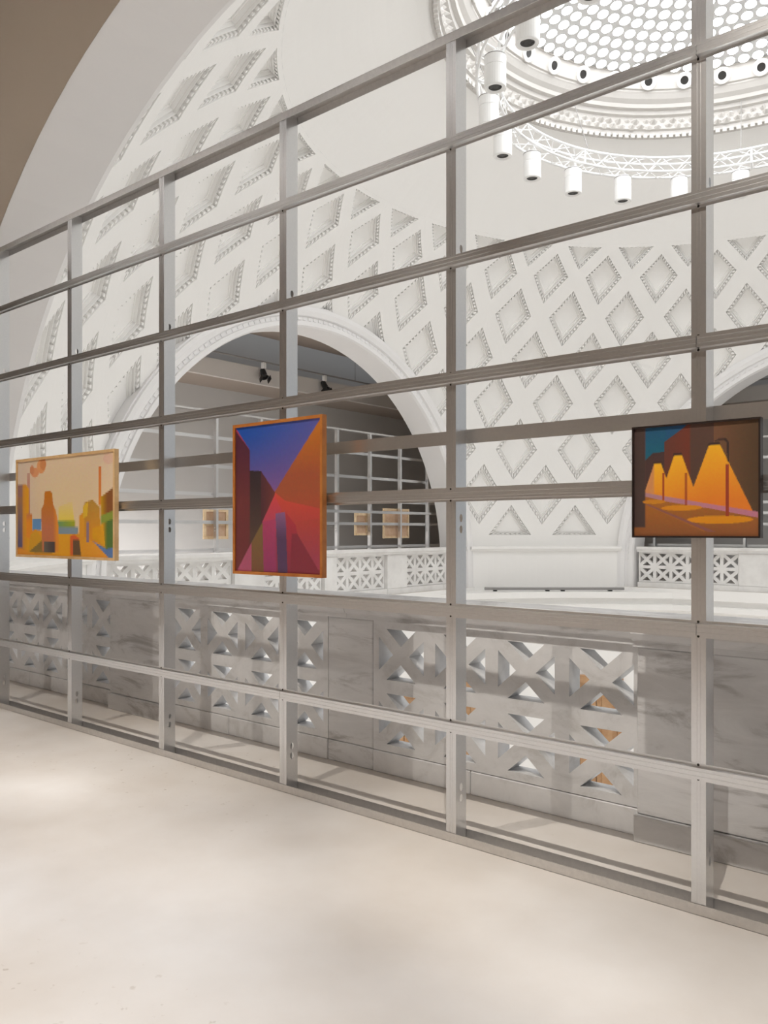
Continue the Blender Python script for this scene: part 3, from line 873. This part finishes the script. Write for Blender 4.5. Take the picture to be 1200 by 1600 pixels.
# ------------------------------------------------------------------ track lights
def track(q, label):
    e = empty('light_track', W(q, 0, 12.05, 5.86), [0, -pi / 2, pi][q])
    tag(e, label, 'track')
    m = MB(); m.box(-8.6, 8.6, -.02, .02, 0, .035); m.build('track_bar', 'grey', e)
    for k in range(-3, 4):
        m = MB(); m.tube([(k * 2.6 + .4, 0, .035), (k * 2.6 + .4, 0, .736)], .008, 6); m.build('drop_rod', 'grey', e)
def spot_fixture(pos, aim, label, power=0, size=35, group=None):
    e = empty('track_spotlight', pos)
    tag(e, label, 'spotlight', group)
    m = MB(); m.box(-.05, .05, -.05, .05, .12, .28); m.build('adapter_box', 'lamp', e, bevel=.01)
    m = MB(); m.tube([(0, 0, .12), (0, 0, .0)], .02, 8); m.build('stem', 'black', e)
    d = (Vector(aim) - Vector(pos)).normalized()
    q = (-d).to_track_quat('Z', 'Y')
    m = MB(); m.lathe([(.0, .13), (.06, .13), (.07, .1), (.085, -.1), (.11, -.13), (.095, -.12), (.07, -.06)], 18)
    m.v = [tuple(q @ Vector(v)) for v in m.v]; b = m.build('barrel', 'black', e)
    m = MB(); m.disc(.07, -.07, 16); m.v = [tuple(q @ Vector(v)) for v in m.v]; m.build('lens', 'lens', b)
    for s in (-1, 1):
        m = MB(); m.v = []; m.box(.11, .12, -.1, .1, -.24, -.12)
        rot = Matrix.Rotation(pi / 2 + pi / 2 * s, 3, 'Z')
        m.v = [tuple(q @ (rot @ Vector(v))) for v in m.v]; m.build('barn_door', 'black', e)
    if power:
        ld = bpy.data.lights.new('spot', 'SPOT'); ld.energy = power; ld.spot_size = R(size); ld.spot_blend = .5; ld.shadow_soft_size = .025
        ld.color = (1, .92, .82)
        lo = bpy.data.objects.new('spot', ld); COL.objects.link(lo)
        lo.location = Vector(pos) + d * .28; lo.rotation_euler = (-d).to_track_quat('Z', 'Y').to_euler()
track(0, 'suspended light track above the camera'); track(1, 'thin suspended light track under the ceiling of the left gallery'); track(2, 'thin suspended light track under the ceiling of the far gallery')
XL = XC - 12.05
spot_fixture((XL, 14.13, 5.58), (-13.5, 13.5, 1.5), 'black track spotlight seen left of the stud inside the left arch', 0)
spot_fixture((XL, 16.38, 5.58), (-13.5, 16.6, 1.5), 'black track spotlight seen right of the stud inside the left arch', 0)
YN = YC - 12.05
spot_fixture((-5.6, YN, 5.58), (-5.9, 3.25, 1.75), 'black track spotlight above the camera aimed at the tower painting', SPOT, 56)
spot_fixture((-3.3, YN, 5.58), (-3.5, 3.25, 1.75), 'black track spotlight above the camera aimed at the blue sky painting', SPOT, 52)
spot_fixture((-.6, YN, 5.58), (-1.05, 3.25, 1.7), 'black track spotlight above the camera aimed at the street lamp painting', SPOT * 1.6, 42)

def fill_light(q, lat_, length, aim_out, power, label, col=(1, .98, .965), spread=74):
    """linear area washer added to brighten the gallery, in an invented housing under the track"""
    (ox, oy), (ex, ey) = DIRS[q]
    p = W(q, lat_, 12.05, 5.70)
    e = empty('added_fill_bar', p, [0, -pi / 2, pi][q])
    tag(e, label, 'light fixture')
    m = MB(); m.box(-length / 2, length / 2, -.05, .05, .03, .12); m.build('housing', 'lamp', e, bevel=.01)
    for k in (-.4, .4):
        m = MB(); m.box(k * length - .02, k * length + .02, -.02, .02, .12, .158); m.build('clip', 'black', e)
    ld = bpy.data.lights.new('fill', 'AREA'); ld.shape = 'RECTANGLE'; ld.size = length; ld.size_y = .09; ld.energy = power; ld.color = col; ld.spread = R(spread)
    lo = bpy.data.objects.new('fill', ld); COL.objects.link(lo)
    lo.location = (p[0], p[1], p[2] + .02)
    aim = Vector(W(q, lat_, aim_out, 0)) - lo.location
    lo.rotation_euler = (-aim).to_track_quat('Z', 'Y').to_euler()
FILL = 44.0  # strength of the added, unseen gallery fill
for i, (l, ln) in enumerate(((-5.9, 2.4), (-3.25, 2.3), (-.7, 1.8), (1.8, 2.1), (4.7, 2.4))):
    fill_light(0, l, ln, 12.9, FILL * .8, 'added unseen linear washer on the track above the camera, %s from the left' % ['first', 'second', 'third', 'fourth', 'fifth'][i])
fill_light(1, 3.4, 2.4, 13.4, 420, 'added unseen linear washer on the track of the left gallery out of sight left of the arch', (1, 1, 1), 140)  # added to lighten the back wall of the left gallery

# ------------------------------------------------------------------ linear fixture on the far ledge
a = Vector((-11.99, 18.64, -.095)); b = Vector((-9.10, 21.05, -.095))
e = empty('linear_light', (a + b) / 2, atan2(b.y - a.y, b.x - a.x))
tag(e, 'long thin grey light fixture lying on the ledge below the plain parapet', 'light fixture')
L = (b - a).length / 2
m = MB(); m.box(-L, L, -.05, .05, .03, .10); m.build('housing', 'grey', e, bevel=.008)
for k in (-.85, -.1, .12, .8):
    m = MB(); m.box(k * L - .05, k * L + .05, -.06, .06, 0, .03); m.build('foot', 'black', e)
